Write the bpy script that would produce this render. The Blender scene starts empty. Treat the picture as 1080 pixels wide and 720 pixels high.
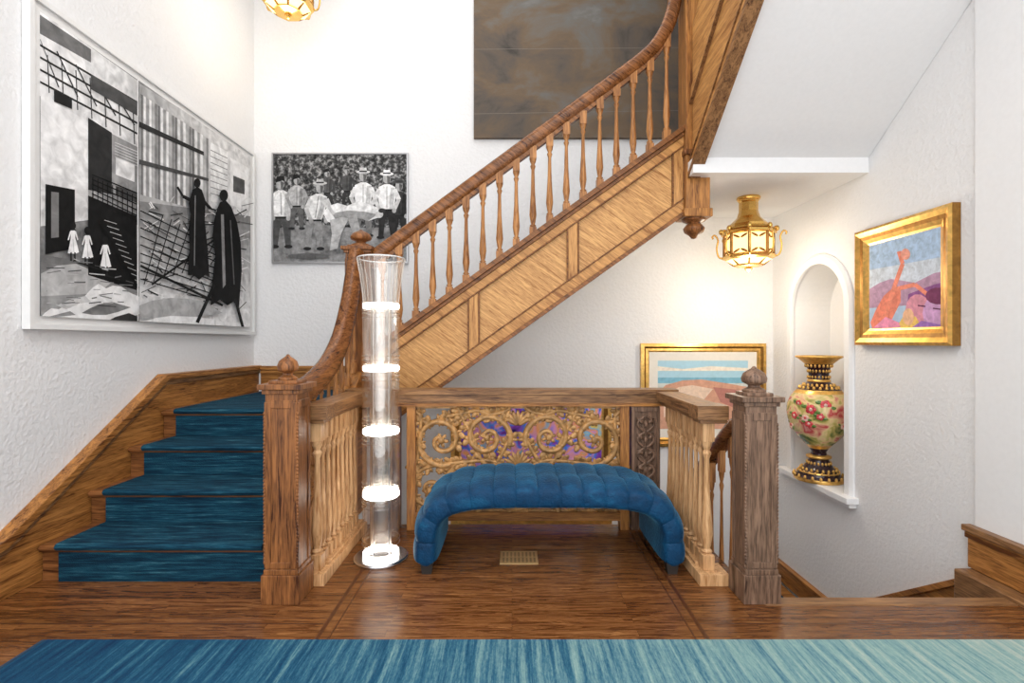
import bpy, bmesh, math, random, bisect
from mathutils import Vector, Matrix
random.seed(4)
S=bpy.context.scene
H=1.27; F=540.0
YB=5.06; XL=-2.55; XR=2.58
try:
    S.view_settings.view_transform='Standard'
except Exception: pass

# ---------------------------------------------------------------- materials
def newmat(name):
    m=bpy.data.materials.new(name); m.use_nodes=True
    nt=m.node_tree; b=nt.nodes['Principled BSDF']
    return m,nt,b
def N(nt,t,**k):
    n=nt.nodes.new(t)
    for a,v in k.items(): setattr(n,a,v)
    return n
def ramp(nt,stops):
    r=N(nt,'ShaderNodeValToRGB'); cr=r.color_ramp
    while len(cr.elements)<len(stops): cr.elements.new(0.5)
    for e,(p,c) in zip(cr.elements,stops):
        e.position=p; e.color=(c[0],c[1],c[2],1)
    return r
_c={}
def flat(c,rough=.5,metal=0,noise=0.0,name=None,scale=25,spec=.5):
    if not isinstance(c,tuple): c=(c,c,c)
    k=(c,rough,metal,noise,scale,spec)
    if k in _c: return _c[k]
    m,nt,b=newmat(name or 'paint'); 
    b.inputs['Roughness'].default_value=rough; b.inputs['Metallic'].default_value=metal; b.inputs['Specular IOR Level'].default_value=spec
    g=N(nt,'ShaderNodeNewGeometry'); n=N(nt,'ShaderNodeTexNoise'); n.inputs['Scale'].default_value=scale; n.inputs['Detail'].default_value=5; n.inputs['Distortion'].default_value=.6
    nt.links.new(g.outputs['Position'],n.inputs['Vector'])
    a=1-noise; d=1+noise
    r=ramp(nt,[(.3,tuple(x*a for x in c)),(.7,tuple(min(1,x*d) for x in c))])
    nt.links.new(n.outputs['Fac'],r.inputs['Fac']); nt.links.new(r.outputs['Color'],b.inputs['Base Color'])
    _c[k]=m; return m
def wood(name,cd,cl,axis='x',rough=.38,ang=0,spec=.32,band=.045,fine=1.6,dist=.8):
    m,nt,b=newmat(name); L=nt.links.new
    g=N(nt,'ShaderNodeNewGeometry'); src=g.outputs['Position']
    if ang:
        vr=N(nt,'ShaderNodeVectorRotate',rotation_type='Y_AXIS'); vr.inputs['Angle'].default_value=ang
        L(src,vr.inputs['Vector']); src=vr.outputs['Vector']
    sc={'x':(.9,13,13),'y':(13,.9,13),'z':(13,13,.9)}[axis]; sc=tuple(x*fine for x in sc)
    mp=N(nt,'ShaderNodeMapping'); mp.inputs['Scale'].default_value=sc; L(src,mp.inputs['Vector'])
    n=N(nt,'ShaderNodeTexNoise'); n.inputs['Scale'].default_value=1.5; n.inputs['Detail'].default_value=6; n.inputs['Distortion'].default_value=dist; n.inputs['Roughness'].default_value=.6
    L(mp.outputs[0],n.inputs['Vector'])
    mu=N(nt,'ShaderNodeMath',operation='MULTIPLY'); mu.inputs[1].default_value=34; L(n.outputs['Fac'],mu.inputs[0])
    si=N(nt,'ShaderNodeMath',operation='SINE'); L(mu.outputs[0],si.inputs[0])
    mp2=N(nt,'ShaderNodeMapping'); mp2.inputs['Scale'].default_value=tuple(x*5 if x>8 else x*6 for x in sc); L(src,mp2.inputs['Vector'])
    n2=N(nt,'ShaderNodeTexNoise'); n2.inputs['Scale'].default_value=1.5; n2.inputs['Detail'].default_value=3; L(mp2.outputs[0],n2.inputs['Vector'])
    a1=N(nt,'ShaderNodeMath',operation='MULTIPLY_ADD'); L(si.outputs[0],a1.inputs[0]); a1.inputs[1].default_value=band; L(n.outputs['Fac'],a1.inputs[2])
    ad=N(nt,'ShaderNodeMath',operation='MULTIPLY_ADD'); L(n2.outputs['Fac'],ad.inputs[0]); ad.inputs[1].default_value=.5; L(a1.outputs[0],ad.inputs[2])
    mid=tuple(x*.4+y*.6 for x,y in zip(cd,cl))
    r=ramp(nt,[(.57,cd),(.74,mid),(.92,cl)])
    L(ad.outputs[0],r.inputs['Fac']); L(r.outputs['Color'],b.inputs['Base Color'])
    b.inputs['Roughness'].default_value=rough; b.inputs['Specular IOR Level'].default_value=spec
    bp=N(nt,'ShaderNodeBump'); bp.inputs['Strength'].default_value=.2; bp.inputs['Distance'].default_value=.006
    L(ad.outputs[0],bp.inputs['Height']); L(bp.outputs[0],b.inputs['Normal'])
    return m
def plaster(name,c,bump=.5,scale=38):
    m,nt,b=newmat(name); L=nt.links.new
    g=N(nt,'ShaderNodeNewGeometry'); n=N(nt,'ShaderNodeTexNoise'); n.inputs['Scale'].default_value=scale; n.inputs['Detail'].default_value=6
    L(g.outputs['Position'],n.inputs['Vector'])
    r=ramp(nt,[(.3,tuple(x*.97 for x in c)),(.7,c)]); L(n.outputs['Fac'],r.inputs['Fac']); L(r.outputs['Color'],b.inputs['Base Color'])
    bp=N(nt,'ShaderNodeBump'); bp.inputs['Strength'].default_value=bump; bp.inputs['Distance'].default_value=.012
    L(n.outputs['Fac'],bp.inputs['Height']); L(bp.outputs[0],b.inputs['Normal']); b.inputs['Roughness'].default_value=.75
    return m
def streak(name,stops,scale,rough=.9,gradx=None,sheen=0.0,spec=.15,fine=180,det=8):
    m,nt,b=newmat(name); L=nt.links.new
    g=N(nt,'ShaderNodeNewGeometry'); mp=N(nt,'ShaderNodeMapping'); mp.inputs['Scale'].default_value=scale; L(g.outputs['Position'],mp.inputs['Vector'])
    n=N(nt,'ShaderNodeTexNoise'); n.inputs['Scale'].default_value=1; n.inputs['Detail'].default_value=det; n.inputs['Roughness'].default_value=.75
    L(mp.outputs[0],n.inputs['Vector']); r=ramp(nt,stops); 
    if gradx:
        sx=N(nt,'ShaderNodeSeparateXYZ'); L(g.outputs['Position'],sx.inputs[0])
        mr=N(nt,'ShaderNodeMapRange'); mr.inputs['From Min'].default_value=gradx[0]; mr.inputs['From Max'].default_value=gradx[1]
        mr.inputs['To Min'].default_value=-.26; mr.inputs['To Max'].default_value=.26; L(sx.outputs[0],mr.inputs['Value'])
        a=N(nt,'ShaderNodeMath',operation='ADD'); L(n.outputs['Fac'],a.inputs[0]); L(mr.outputs[0],a.inputs[1])
        # fine pile yarn variation on top of the broad abrash bands
        n4=N(nt,'ShaderNodeTexNoise'); n4.inputs['Scale'].default_value=1; n4.inputs['Detail'].default_value=4; n4.inputs['Roughness'].default_value=.7
        mp4=N(nt,'ShaderNodeMapping'); mp4.inputs['Scale'].default_value=(150,40,1); L(g.outputs['Position'],mp4.inputs['Vector']); L(mp4.outputs[0],n4.inputs['Vector'])
        a4=N(nt,'ShaderNodeMath',operation='MULTIPLY_ADD'); L(n4.outputs['Fac'],a4.inputs[0]); a4.inputs[1].default_value=.34; L(a.outputs[0],a4.inputs[2])
        a5=N(nt,'ShaderNodeMath',operation='SUBTRACT'); L(a4.outputs[0],a5.inputs[0]); a5.inputs[1].default_value=.17
        L(a5.outputs[0],r.inputs['Fac'])
    else: L(n.outputs['Fac'],r.inputs['Fac'])
    L(r.outputs['Color'],b.inputs['Base Color']); b.inputs['Roughness'].default_value=rough
    b.inputs['Sheen Weight'].default_value=sheen; b.inputs['Specular IOR Level'].default_value=spec
    b.inputs['Sheen Tint'].default_value=(.15,.5,.75,1); b.inputs['Sheen Roughness'].default_value=.3
    n3=N(nt,'ShaderNodeTexNoise'); n3.inputs['Scale'].default_value=fine; L(g.outputs['Position'],n3.inputs['Vector'])
    bp=N(nt,'ShaderNodeBump'); bp.inputs['Strength'].default_value=.5; bp.inputs['Distance'].default_value=.01; L(n3.outputs['Fac'],bp.inputs['Height']); L(bp.outputs[0],b.inputs['Normal'])
    return m
def emis(name,c,s):
    m,nt,b=newmat(name); b.inputs['Base Color'].default_value=(*c,1)
    b.inputs['Emission Color'].default_value=(*c,1); b.inputs['Emission Strength'].default_value=s; return m
def glass(name,tint=(1,1,1),base=.07,amp=.6,pw_=1.8,rough=.06):
    m=bpy.data.materials.new(name); m.use_nodes=True; nt=m.node_tree; nt.nodes.clear(); L=nt.links.new
    o=N(nt,'ShaderNodeOutputMaterial'); t=N(nt,'ShaderNodeBsdfTransparent'); t.inputs[0].default_value=(*tint,1)
    gl=N(nt,'ShaderNodeBsdfGlossy'); gl.inputs['Roughness'].default_value=rough; gl.inputs['Color'].default_value=(.97,.95,.92,1)
    fr=N(nt,'ShaderNodeLayerWeight'); fr.inputs[0].default_value=.35
    pw=N(nt,'ShaderNodeMath',operation='POWER'); pw.inputs[1].default_value=pw_; L(fr.outputs['Facing'],pw.inputs[0])
    ml=N(nt,'ShaderNodeMath',operation='MULTIPLY_ADD'); ml.inputs[1].default_value=amp; ml.inputs[2].default_value=base; L(pw.outputs[0],ml.inputs[0])
    mx=N(nt,'ShaderNodeMixShader'); L(ml.outputs[0],mx.inputs[0]); L(t.outputs[0],mx.inputs[1]); L(gl.outputs[0],mx.inputs[2]); L(mx.outputs[0],o.inputs[0])
    return m

OD=(.11,.034,.007); OL=(.48,.21,.055)
oak_x=wood('oak_x',OD,OL,'x'); oak_y=wood('oak_y',OD,OL,'y'); oak_z=wood('oak_z',OD,OL,'z')
A_=-math.atan(.71)
oak_diag=wood('oak_diagonal',(.26,.100,.024),(.62,.32,.105),'x',ang=A_,band=.03,fine=2.0,dist=.5)
oak_panel=wood('oak_panel',(.30,.12,.030),(.68,.38,.14),'x',ang=A_,band=.04,fine=2.3,dist=1.5)
oak_diag_dk=wood('oak_diagonal_dark',(.07,.022,.006),(.30,.12,.034),'x',ang=A_)
oak_rail_x=wood('oak_rail_x',(.07,.026,.010),(.35,.18,.075),'x'); oak_rail_y=wood('oak_rail_y',(.07,.026,.010),(.35,.18,.075),'y')
newel_brown=wood('oak_newel',(.045,.012,.004),(.33,.13,.040),'z'); newel_grey=wood('oak_newel_aged',(.035,.016,.009),(.26,.155,.10),'z')
pale=wood('oak_baluster_pale',(.34,.15,.048),(.72,.44,.22),'z')
bal_mid=wood('oak_baluster',(.15,.050,.012),(.50,.23,.075),'z')
goose=wood('oak_gooseneck',(.045,.013,.004),(.27,.105,.034),'y',rough=.25); goose_d=wood('oak_handrail_diag',(.045,.013,.004),(.29,.115,.037),'x',rough=.25,ang=A_)
white=plaster('plaster_white',(.82,.82,.82)); whites=plaster('plaster_trim',(.84,.84,.84),.03)
gold=flat((.78,.47,.13),.32,.8,.25,'gold_leaf'); golddk=flat((.34,.17,.04),.4,.8,.3,'gold_dark')
lattice_m=flat((.40,.215,.075),.5,.12,.5,'carved_oak_gilded',22)
brass=flat((.80,.50,.14),.25,1,.1,'brass'); steel=flat((.62,.62,.64),.25,1,.05,'steel')
def floor_mat():
    m,nt,b=newmat('floor_oak'); L=nt.links.new
    g=N(nt,'ShaderNodeNewGeometry')
    br=N(nt,'ShaderNodeTexBrick'); br.inputs['Scale'].default_value=1; br.inputs['Brick Width'].default_value=1.1; br.inputs['Row Height'].default_value=.055
    br.inputs['Mortar Size'].default_value=.0009; br.inputs['Color1'].default_value=(1.0,.98,.96,1); br.inputs['Color2'].default_value=(.66,.62,.59,1); br.inputs['Mortar'].default_value=(.35,.28,.22,1)
    L(g.outputs['Position'],br.inputs['Vector'])
    sh=N(nt,'ShaderNodeVectorMath',operation='MULTIPLY_ADD'); L(br.outputs['Color'],sh.inputs[0]); sh.inputs[1].default_value=(7,3,5); L(g.outputs['Position'],sh.inputs[2])
    mp=N(nt,'ShaderNodeMapping'); mp.inputs['Scale'].default_value=(2.2,28,1); L(sh.outputs[0],mp.inputs['Vector'])
    n=N(nt,'ShaderNodeTexNoise'); n.inputs['Scale'].default_value=1.8; n.inputs['Detail'].default_value=6; n.inputs['Distortion'].default_value=1.3; n.inputs['Roughness'].default_value=.6; L(mp.outputs[0],n.inputs['Vector'])
    mu=N(nt,'ShaderNodeMath',operation='MULTIPLY'); mu.inputs[1].default_value=40; L(n.outputs['Fac'],mu.inputs[0])
    si=N(nt,'ShaderNodeMath',operation='SINE'); L(mu.outputs[0],si.inputs[0])
    a1=N(nt,'ShaderNodeMath',operation='MULTIPLY_ADD'); L(si.outputs[0],a1.inputs[0]); a1.inputs[1].default_value=.07; L(n.outputs['Fac'],a1.inputs[2])
    r=ramp(nt,[(.30,(.065,.020,.006)),(.5,(.185,.068,.020)),(.72,(.38,.175,.058))]); L(a1.outputs[0],r.inputs['Fac'])
    mx=N(nt,'ShaderNodeMixRGB',blend_type='MULTIPLY'); mx.inputs[0].default_value=1; L(r.outputs['Color'],mx.inputs[1]); L(br.outputs['Color'],mx.inputs[2])
    L(mx.outputs[0],b.inputs['Base Color']); b.inputs['Roughness'].default_value=.26; b.inputs['Specular IOR Level'].default_value=.42
    return m
floorm=floor_mat()
carpet=streak('carpet_blue',[(.30,(.002,.010,.020)),(.44,(.004,.028,.055)),(.58,(.011,.072,.115)),(.72,(.09,.24,.29))],(4.0,36,100),det=6)
rugm=streak('rug_gradient',[(.12,(.005,.030,.080)),(.34,(.010,.068,.135)),(.46,(.035,.13,.20)),(.56,(.11,.23,.27)),(.70,(.21,.35,.34)),(.9,(.40,.47,.42))],(34,1.6,1),gradx=(-2.0,2.0),det=4)
velvet=streak('velvet_blue',[(.3,(.001,.018,.052)),(.52,(.002,.045,.115)),(.75,(.010,.115,.23))],(6,8,8),rough=.55,sheen=.5,spec=.2,fine=90)

# ---------------------------------------------------------------- mesh builder
class MB:
    def __init__(s,name): s.name=name; s.v=[]; s.f=[]; s.m=[]; s.sm=[]; s.mats=[]
    def add(s,vs,fs,mat,smooth=False):
        if mat not in s.mats: s.mats.append(mat)
        mi=s.mats.index(mat); o=len(s.v); s.v+= [tuple(v) for v in vs]
        for f in fs: s.f.append([i+o for i in f]); s.m.append(mi); s.sm.append(smooth)
    def box(s,x0,x1,y0,y1,z0,z1,mat):
        v=[(x,y,z) for x in (x0,x1) for y in (y0,y1) for z in (z0,z1)]
        s.add(v,[(0,1,3,2),(4,6,7,5),(0,4,5,1),(2,3,7,6),(0,2,6,4),(1,5,7,3)],mat)
    def prism(s,pts,axis,a,b,mat,smooth=False):
        def q(p,c): return {'x':(c,p[0],p[1]),'y':(p[0],c,p[1]),'z':(p[0],p[1],c)}[axis]
        n=len(pts); v=[q(p,a) for p in pts]+[q(p,b) for p in pts]
        fs=[list(range(n)),list(range(2*n-1,n-1,-1))]+[(i,(i+1)%n,n+(i+1)%n,n+i) for i in range(n)]
        s.add(v,fs,mat)
    def lathe(s,cx,cy,prof,mat,n=20,smooth=True,off=0,caps=True):
        v=[]; 
        for r,z in prof:
            for i in range(n):
                a=2*math.pi*(i+off)/n; v.append((cx+r*math.cos(a),cy+r*math.sin(a),z))
        f=[(j*n+i,j*n+(i+1)%n,(j+1)*n+(i+1)%n,(j+1)*n+i) for j in range(len(prof)-1) for i in range(n)]
        s.add(v,f,mat,smooth)
        if caps:
            k=len(prof)-1; s.add(v[:n],[list(range(n))[::-1]],mat); s.add(v[k*n:],[list(range(n))],mat)
    def sweep(s,path,sec,side,mat,smooth=True):
        side=Vector(side).normalized(); P=[Vector(p) for p in path]; v=[]; n=len(sec)
        for i,p in enumerate(P):
            t=(P[min(i+1,len(P)-1)]-P[max(i-1,0)]).normalized(); up=side.cross(t).normalized()
            for a,b in sec: v.append(p+side*a+up*b)
        f=[(j*n+i,j*n+(i+1)%n,(j+1)*n+(i+1)%n,(j+1)*n+i) for j in range(len(P)-1) for i in range(n)]
        s.add(v,f,mat,smooth); k=len(P)-1
        s.add(v[:n],[list(range(n))],mat); s.add(v[k*n:],[list(range(n))],mat)
    def tube(s,path,rad,mat,n=8,flat_y=1.0):
        P=[Vector(p) for p in path]; v=[]; ref=Vector((0,1,0.001))
        for i,p in enumerate(P):
            t=(P[min(i+1,len(P)-1)]-P[max(i-1,0)]).normalized()
            r=ref if abs(t.dot(ref))<.95 else Vector((1,0,0))
            a=t.cross(r).normalized(); b=a.cross(t).normalized()
            rr=rad[i] if isinstance(rad,(list,tuple)) else rad
            for k in range(n):
                an=2*math.pi*k/n; v.append(p+a*rr*math.cos(an)+b*rr*math.sin(an)*flat_y)
        f=[(j*n+i,j*n+(i+1)%n,(j+1)*n+(i+1)%n,(j+1)*n+i) for j in range(len(P)-1) for i in range(n)]
        s.add(v,f,mat,True); k=len(P)-1
        s.add(v[:n],[list(range(n))],mat); s.add(v[k*n:],[list(range(n))],mat)
    def ell(s,c,ax,mat,n=10,m=6):
        c=Vector(c); A,B,C=[Vector(a) for a in ax]; v=[c+C]; 
        for j in range(1,m):
            th=math.pi*j/m
            for i in range(n):
                a=2*math.pi*i/n; v.append(c+C*math.cos(th)+(A*math.cos(a)+B*math.sin(a))*math.sin(th))
        v.append(c-C); f=[(0,1+i,1+(i+1)%n) for i in range(n)]
        for j in range(m-2):
            for i in range(n): f.append((1+j*n+i,1+(j+1)*n+i,1+(j+1)*n+(i+1)%n,1+j*n+(i+1)%n))
        e=len(v)-1; o=1+(m-2)*n; f+=[(e,o+(i+1)%n,o+i) for i in range(n)]
        s.add(v,f,mat,True)
    def build(s,bevel=0,recalc=True):
        xs=[p[0] for p in s.v]; ys=[p[1] for p in s.v]; zs=[p[2] for p in s.v]
        o=Vector(((min(xs)+max(xs))/2,(min(ys)+max(ys))/2,min(zs)))
        me=bpy.data.meshes.new(s.name); me.from_pydata([tuple(Vector(p)-o) for p in s.v],[],s.f)
        for m in s.mats: me.materials.append(m)
        for p,mi,sm in zip(me.polygons,s.m,s.sm): p.material_index=mi; p.use_smooth=sm
        if recalc:
            bm=bmesh.new(); bm.from_mesh(me); bmesh.ops.recalc_face_normals(bm,faces=bm.faces); bm.to_mesh(me); bm.free()
        ob=bpy.data.objects.new(s.name,me); ob.location=o; S.collection.objects.link(ob)
        if bevel:
            b=ob.modifiers.new('bevel','BEVEL'); b.width=bevel; b.segments=2; b.limit_method='ANGLE'; b.angle_limit=math.radians(40)
        return ob
def catmull(P,n=8):
    P=[Vector(p) for p in P]; Q=[P[0]*2-P[1]]+P+[P[-1]*2-P[-2]]; out=[]
    for i in range(1,len(Q)-2):
        a,b,c,d=Q[i-1:i+3]
        for k in range(n):
            t=k/n; out.append(.5*((2*b)+(c-a)*t+(2*a-5*b+4*c-d)*t*t+(3*b-a-3*c+d)*t**3))
    out.append(P[-1]); return out
def simple(name,x0,x1,y0,y1,z0,z1,mat,bevel=0):
    m=MB(name); m.box(x0,x1,y0,y1,z0,z1,mat); return m.build(bevel)

# ---------------------------------------------------------------- room shell
YN=-1.2; ZT=5.3; ZL=-3.0
simple('wall_left',XL-.15,XL,YN,YB+.15,ZL,ZT,white)
simple('wall_back',XL,XR+.6,YB,YB+.15,ZL,ZT,white)
simple('ceiling',XL-.15,XR+.2,YN,YB+.15,ZT,ZT+.1,white)
ny0,ny1=3.93,4.70; nz0=.10; nr=(ny1-ny0)/2; nc=(ny0+ny1)/2; nzs=1.93-nr
w=MB('wall_right')
def R(y,z,x=XR): return (x,y,z)
w.add([R(YN,ZL),R(ny0,ZL),R(ny0,ZT),R(YN,ZT)],[(0,1,2,3)],white)
w.add([R(ny1,ZL),R(YB,ZL),R(YB,ZT),R(ny1,ZT)],[(0,1,2,3)],white)
w.add([R(ny0,ZL),R(ny1,ZL),R(ny1,nz0),R(ny0,nz0)],[(0,1,2,3)],white)
arc=[(nc-nr*math.cos(math.pi*i/28),nzs+nr*math.sin(math.pi*i/28)) for i in range(29)]
for a,b in zip(arc[:-1],arc[1:]): w.add([R(*a),R(*b),R(b[0],ZT),R(a[0],ZT)],[(0,1,2,3)],white)
outl=[(ny0,nz0)]+arc+[(ny1,nz0)]
D=.34
for i in range(len(outl)):
    a=outl[i]; b=outl[(i+1)%len(outl)]
    w.add([R(*a),R(*b),R(*b,XR+D),R(*a,XR+D)],[(0,1,2,3)],whites,False)
w.add([R(*p,XR+D) for p in outl],[list(range(len(outl)))],whites)
w.build(recalc=False)
t=MB('trim_niche')
path=[(XR,ny0-.03,nz0)]+[(XR,nc-(nr+.03)*math.cos(math.pi*i/28),nzs+(nr+.03)*math.sin(math.pi*i/28)) for i in range(29)]+[(XR,ny1+.03,nz0)]
t.sweep(path,[(-.028,-.04),(-.028,.02),(-.012,.045),(.005,.045),(.005,-.04)],(1,0,0),whites,False)
t.box(XR-.09,XR+.02,ny0-.12,ny1+.12,nz0-.045,nz0,whites); t.box(XR-.06,XR,ny0-.1,ny1+.1,nz0-.08,nz0-.045,whites)
t.build(.004)
PW=.02
simple('trim_pilaster',XR-PW,XR,YN,2.83,0.021,ZT,whites)
f=MB('floor'); f.box(XL,XR,YN,2.51,-.25,0,floorm); f.box(XL,1.22,2.51,3.56,-.25,0,floorm); f.build()
n=MB('trim_floor_inlay'); dk=flat((.075,.024,.008),.3,0,.3,'inlay_walnut')
for sx in(-1,1):
    x=sx*.835
    n.box(x-.009,x+.009,2.1,3.44,0,.0008,dk); n.box(x-.05*sx-.003,x-.05*sx+.003,2.1,3.40,0,.0008,dk)
n.box(XL,-.845,2.30,2.308,0,.0008,dk); n.box(.845,XR,2.30,2.308,0,.0008,dk)
n.box(XL,-.845,2.35,2.353,0,.0008,dk); n.box(.845,XR,2.35,2.353,0,.0008,dk)
n.build()
n=MB('trim_floor_nosing'); n.box(1.22,2.44,2.46,2.54,-.03,.004,oak_rail_x); n.box(2.44,XR,2.40,2.83,-.2,.02,oak_rail_y); n.build(.008)
BX=XR-PW
b=MB('baseboard_right'); b.box(BX-.035,BX,YN,2.84,.022,.22,oak_y); b.box(BX-.055,BX,YN,2.86,.22,.255,oak_rail_y); b.box(BX-.045,BX,YN,2.85,.185,.2195,oak_y); b.build(.006)
b=MB('baseboard_left'); b.box(XL,XL+.04,YN,2.29,0,.20,oak_y); b.box(XL,XL+.065,YN,2.29,.20,.24,oak_y); b.build(.004)
b=MB('baseboard_landing'); b.box(XL+.08,-1.1,YB-.03,YB,.795,.99,oak_x); b.box(XL+.08,-1.1,YB-.05,YB,.991,1.03,oak_x); b.box(XL+.08,-1.1,YB-.04,YB,.955,.9905,oak_x); b.build(.004)
b=MB('baseboard_lower'); b.box(XR-.035,XR,3.98,YB,-1.0,-.86,oak_y); b.box(XR-.05,XR,3.98,YB,-.86,-.82,oak_y)
b.prism([(2.83,-.3),(2.83,-.06),(3.97,-.82),(3.97,-1.1)],'x',XR-.035,XR,oak_y)
b.prism([(2.83,-.06),(2.83,-.02),(3.97,-.78),(3.97,-.82)],'x',XR-.055,XR,oak_y); b.build(.003)
m=MB('wall_stairwell'); m.box(-1.15,1.2,3.40,3.50,ZL,-.25,white); m.box(1.12,1.2,2.51,3.50,ZL,-.25,white); m.build()
m=MB('wall_under_landing'); m.box(-1.19,-1.12,3.96,YB,ZL,.775,white); m.build()
simple('floor_lower',XL,XR,2.4,YB,ZL-.1,ZL,floorm)

# ---------------------------------------------------------------- lower-left flight + landing
st=MB('staircase_lower_flight')
yf=[2.72+.315*i for i in range(4)]; hz=.195
def stepprof(off):
    p=[(yf[0]-off,0)]
    for i in range(4):
        z=hz*(i+1)+off; y=yf[i]-off
        p+=[(y,z-.045),(y-.02,z-.035),(y-.03,z-.018),(y-.02,z-.003),(y,z)]
        if i<3: p.append((yf[i+1]-off,z))
    p+=[(YB-.02,z),(YB-.02,z-.05)]
    return p
st.prism(stepprof(0)+[(YB-.02,.5),(3.7,.3),(3.2,0)],'x',XL+.055,-1.2,wood('oak_step',(.05,.015,.005),(.28,.11,.035),'x'))
st.prism(stepprof(.013)+[(YB-.02,.5),(3.7,.3),(3.2,0.0)],'x',-2.40,-1.31,carpet)
st.prism([(2.66,0),(2.66,.30),(3.72,1.0),(3.95,1.02),(3.95,0)],'x',-1.2,-1.12,oak_y)
st.prism([(2.66,.301),(2.66,.34),(3.72,1.04),(3.95,1.06),(3.95,1.021),(3.72,1.001)],'x',-1.225,-1.095,oak_y)
st.prism([(2.76,.06),(2.76,.31),(3.68,.90),(3.68,.06)],'x',-1.12,-1.108,pale)
st.build(.003)
sk=MB('trim_stair_skirt')
sk.prism([(2.30,0),(2.30,.20),(2.52,.25),(3.70,.99),(YB,.99),(YB,.55),(3.6,.5),(2.75,0)],'x',XL,XL+.05,oak_y)
cap=[(2.30,.205),(2.52,.255),(3.70,.995),(YB,.995),(YB,1.035),(3.68,1.035),(2.50,.295),(2.30,.245)]
sk.prism(cap,'x',XL,XL+.078,oak_y); sk.prism([(a,b-.036) for a,b in cap],'x',XL,XL+.062,oak_rail_y)
sk.build(.004)

# ---------------------------------------------------------------- newels
def finial(mb,x,y,z,r,mat):
    mb.lathe(x,y,[(r*.9,z),(r*.95,z+.012),(r*.5,z+.025),(r*.45,z+.035),(r*.95,z+.05),(r*1.02,z+.07),(r*.85,z+.095),(r*.5,z+.11),(r*.25,z+.118),(r*.12,z+.128),(0.001,z+.13)],mat,20)
def newel(mb,x,y,wd,z0,z1,mat,beads=True,fr=.06):
    h=wd/2
    mb.box(x-h-.015,x+h+.015,y-h-.015,y+h+.015,z0,z0+.14,mat); mb.box(x-h-.006,x+h+.006,y-h-.006,y+h+.006,z0+.1401,z0+.165,mat)
    mb.box(x-h,x+h,y-h,y+h,z0+.1,z1-.05,mat)
    for sx in(-1,1):
        mb.box(x+sx*(h-.016)-.014,x+sx*(h-.016)+.014,y-h-.006,y-h+.01,z0+.17,z1-.1,mat)
        for sy in (-1,1):
            xa,xb=sorted((x+sx*(h-.01),x+sx*(h+.006))); ya=y+sy*(h-.016)
            mb.box(xa,xb,ya-.014,ya+.014,z0+.17,z1-.1,mat)
        xa,xb=sorted((x+sx*(h-.01),x+sx*(h+.005)))
        mb.box(xa,xb,y-h+.01,y+h-.01,z1-.13,z1-.09,mat)
    mb.box(x-h+.01,x+h-.01,y-h-.005,y,z1-.13,z1-.09,mat); mb.box(x-h+.01,x+h-.01,y-h-.005,y,z0+.17,z0+.20,mat)
    if beads:
        k=int((z1-z0-.33)/.018)
        for i in range(k):
            z=z0+.20+i*.018
            for sx in(-1,1): mb.ell((x+sx*(h+.002),y-h-.002,z),((.0075,0,0),(0,.0075,0),(0,0,.0105)),mat,6,4)
    mb.box(x-h-.012,x+h+.012,y-h-.012,y+h+.012,z1-.06,z1-.0385,mat); mb.box(x-h-.028,x+h+.028,y-h-.028,y+h+.028,z1-.038,z1-.012,mat); mb.box(x-h+.01,x+h-.01,y-h+.01,y+h-.01,z1-.013,z1+.004,mat)
    finial(mb,x,y,z1+.002,fr,mat)
a=MB('newel_post'); newel(a,-1.12,2.56,.155,0,1.075,newel_brown,fr=.05); a.build(.003)
a=MB('newel_post'); newel(a,1.21,2.56,.150,0,1.015,newel_grey,fr=.06); a.build(.003)
a=MB('newel_post'); newel(a,-1.15,3.90,.18,.78,1.99,newel_brown,False,.078); a.build(.003)
a=MB('newel_post'); cx,cy=1.385,3.90
a.box(cx-.09,cx+.09,cy-.09,cy+.09,2.22,4.3,oak_z); a.box(cx-.105,cx+.105,cy-.105,cy+.105,2.20,2.26,oak_z)
a.box(cx-.105,cx+.105,cy-.105,cy+.105,2.66,2.70,newel_brown)
a.lathe(cx,cy,[(.001,2.05),(.02,2.055),(.035,2.075),(.07,2.10),(.08,2.13),(.06,2.155),(.045,2.165),(.085,2.185),(.09,2.2)],newel_brown,20); a.build(.004)

# ---------------------------------------------------------------- balusters
BP=[(0,1.0),(.10,1.0),(.105,.6),(.12,1.0),(.135,.55),(.16,.72),(.24,1.04),(.32,.90),(.5,.60),(.74,.46),(.78,.8),(.80,.5),(.83,.85),(.86,1.0)]
def baluster(mb,x,y,z0,z1,r,mat):
    hgt=z1-z0; s=r*1.0
    mb.box(x-s,x+s,y-s,y+s,z0,z0+hgt*.10,mat); mb.box(x-s,x+s,y-s,y+s,z1-hgt*.14,z1,mat)
    mb.lathe(x,y,[(rr*r,z0+t*hgt) for t,rr in BP[1:]],mat,10,caps=False)
rs=[(-.042,-.03),(-.042,.008),(-.03,.03),(-.012,.042),(.012,.042),(.03,.03),(.042,.008),(.042,-.03),(.028,-.045),(-.028,-.045)]
g=MB('stair_handrail')
gp=catmull([(-1.15,2.62,.985),(-1.15,2.89,1.02),(-1.15,3.18,1.12),(-1.15,3.42,1.29),(-1.15,3.60,1.53),(-1.15,3.71,1.76),(-1.15,3.78,1.93)],8)
g.sweep(gp,[(x*1.35,z*1.5) for x,z in rs],(1,0,0),goose)
for i in range(9):
    y=2.74+i*.125
    zt=min((abs(p.y-y),p.z) for p in gp)[1]-.04; zb=.34+.648*(y-2.66)
    if y<3.76: baluster(g,-1.16,y,zb,zt,.02,bal_mid)
g.build()
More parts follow.
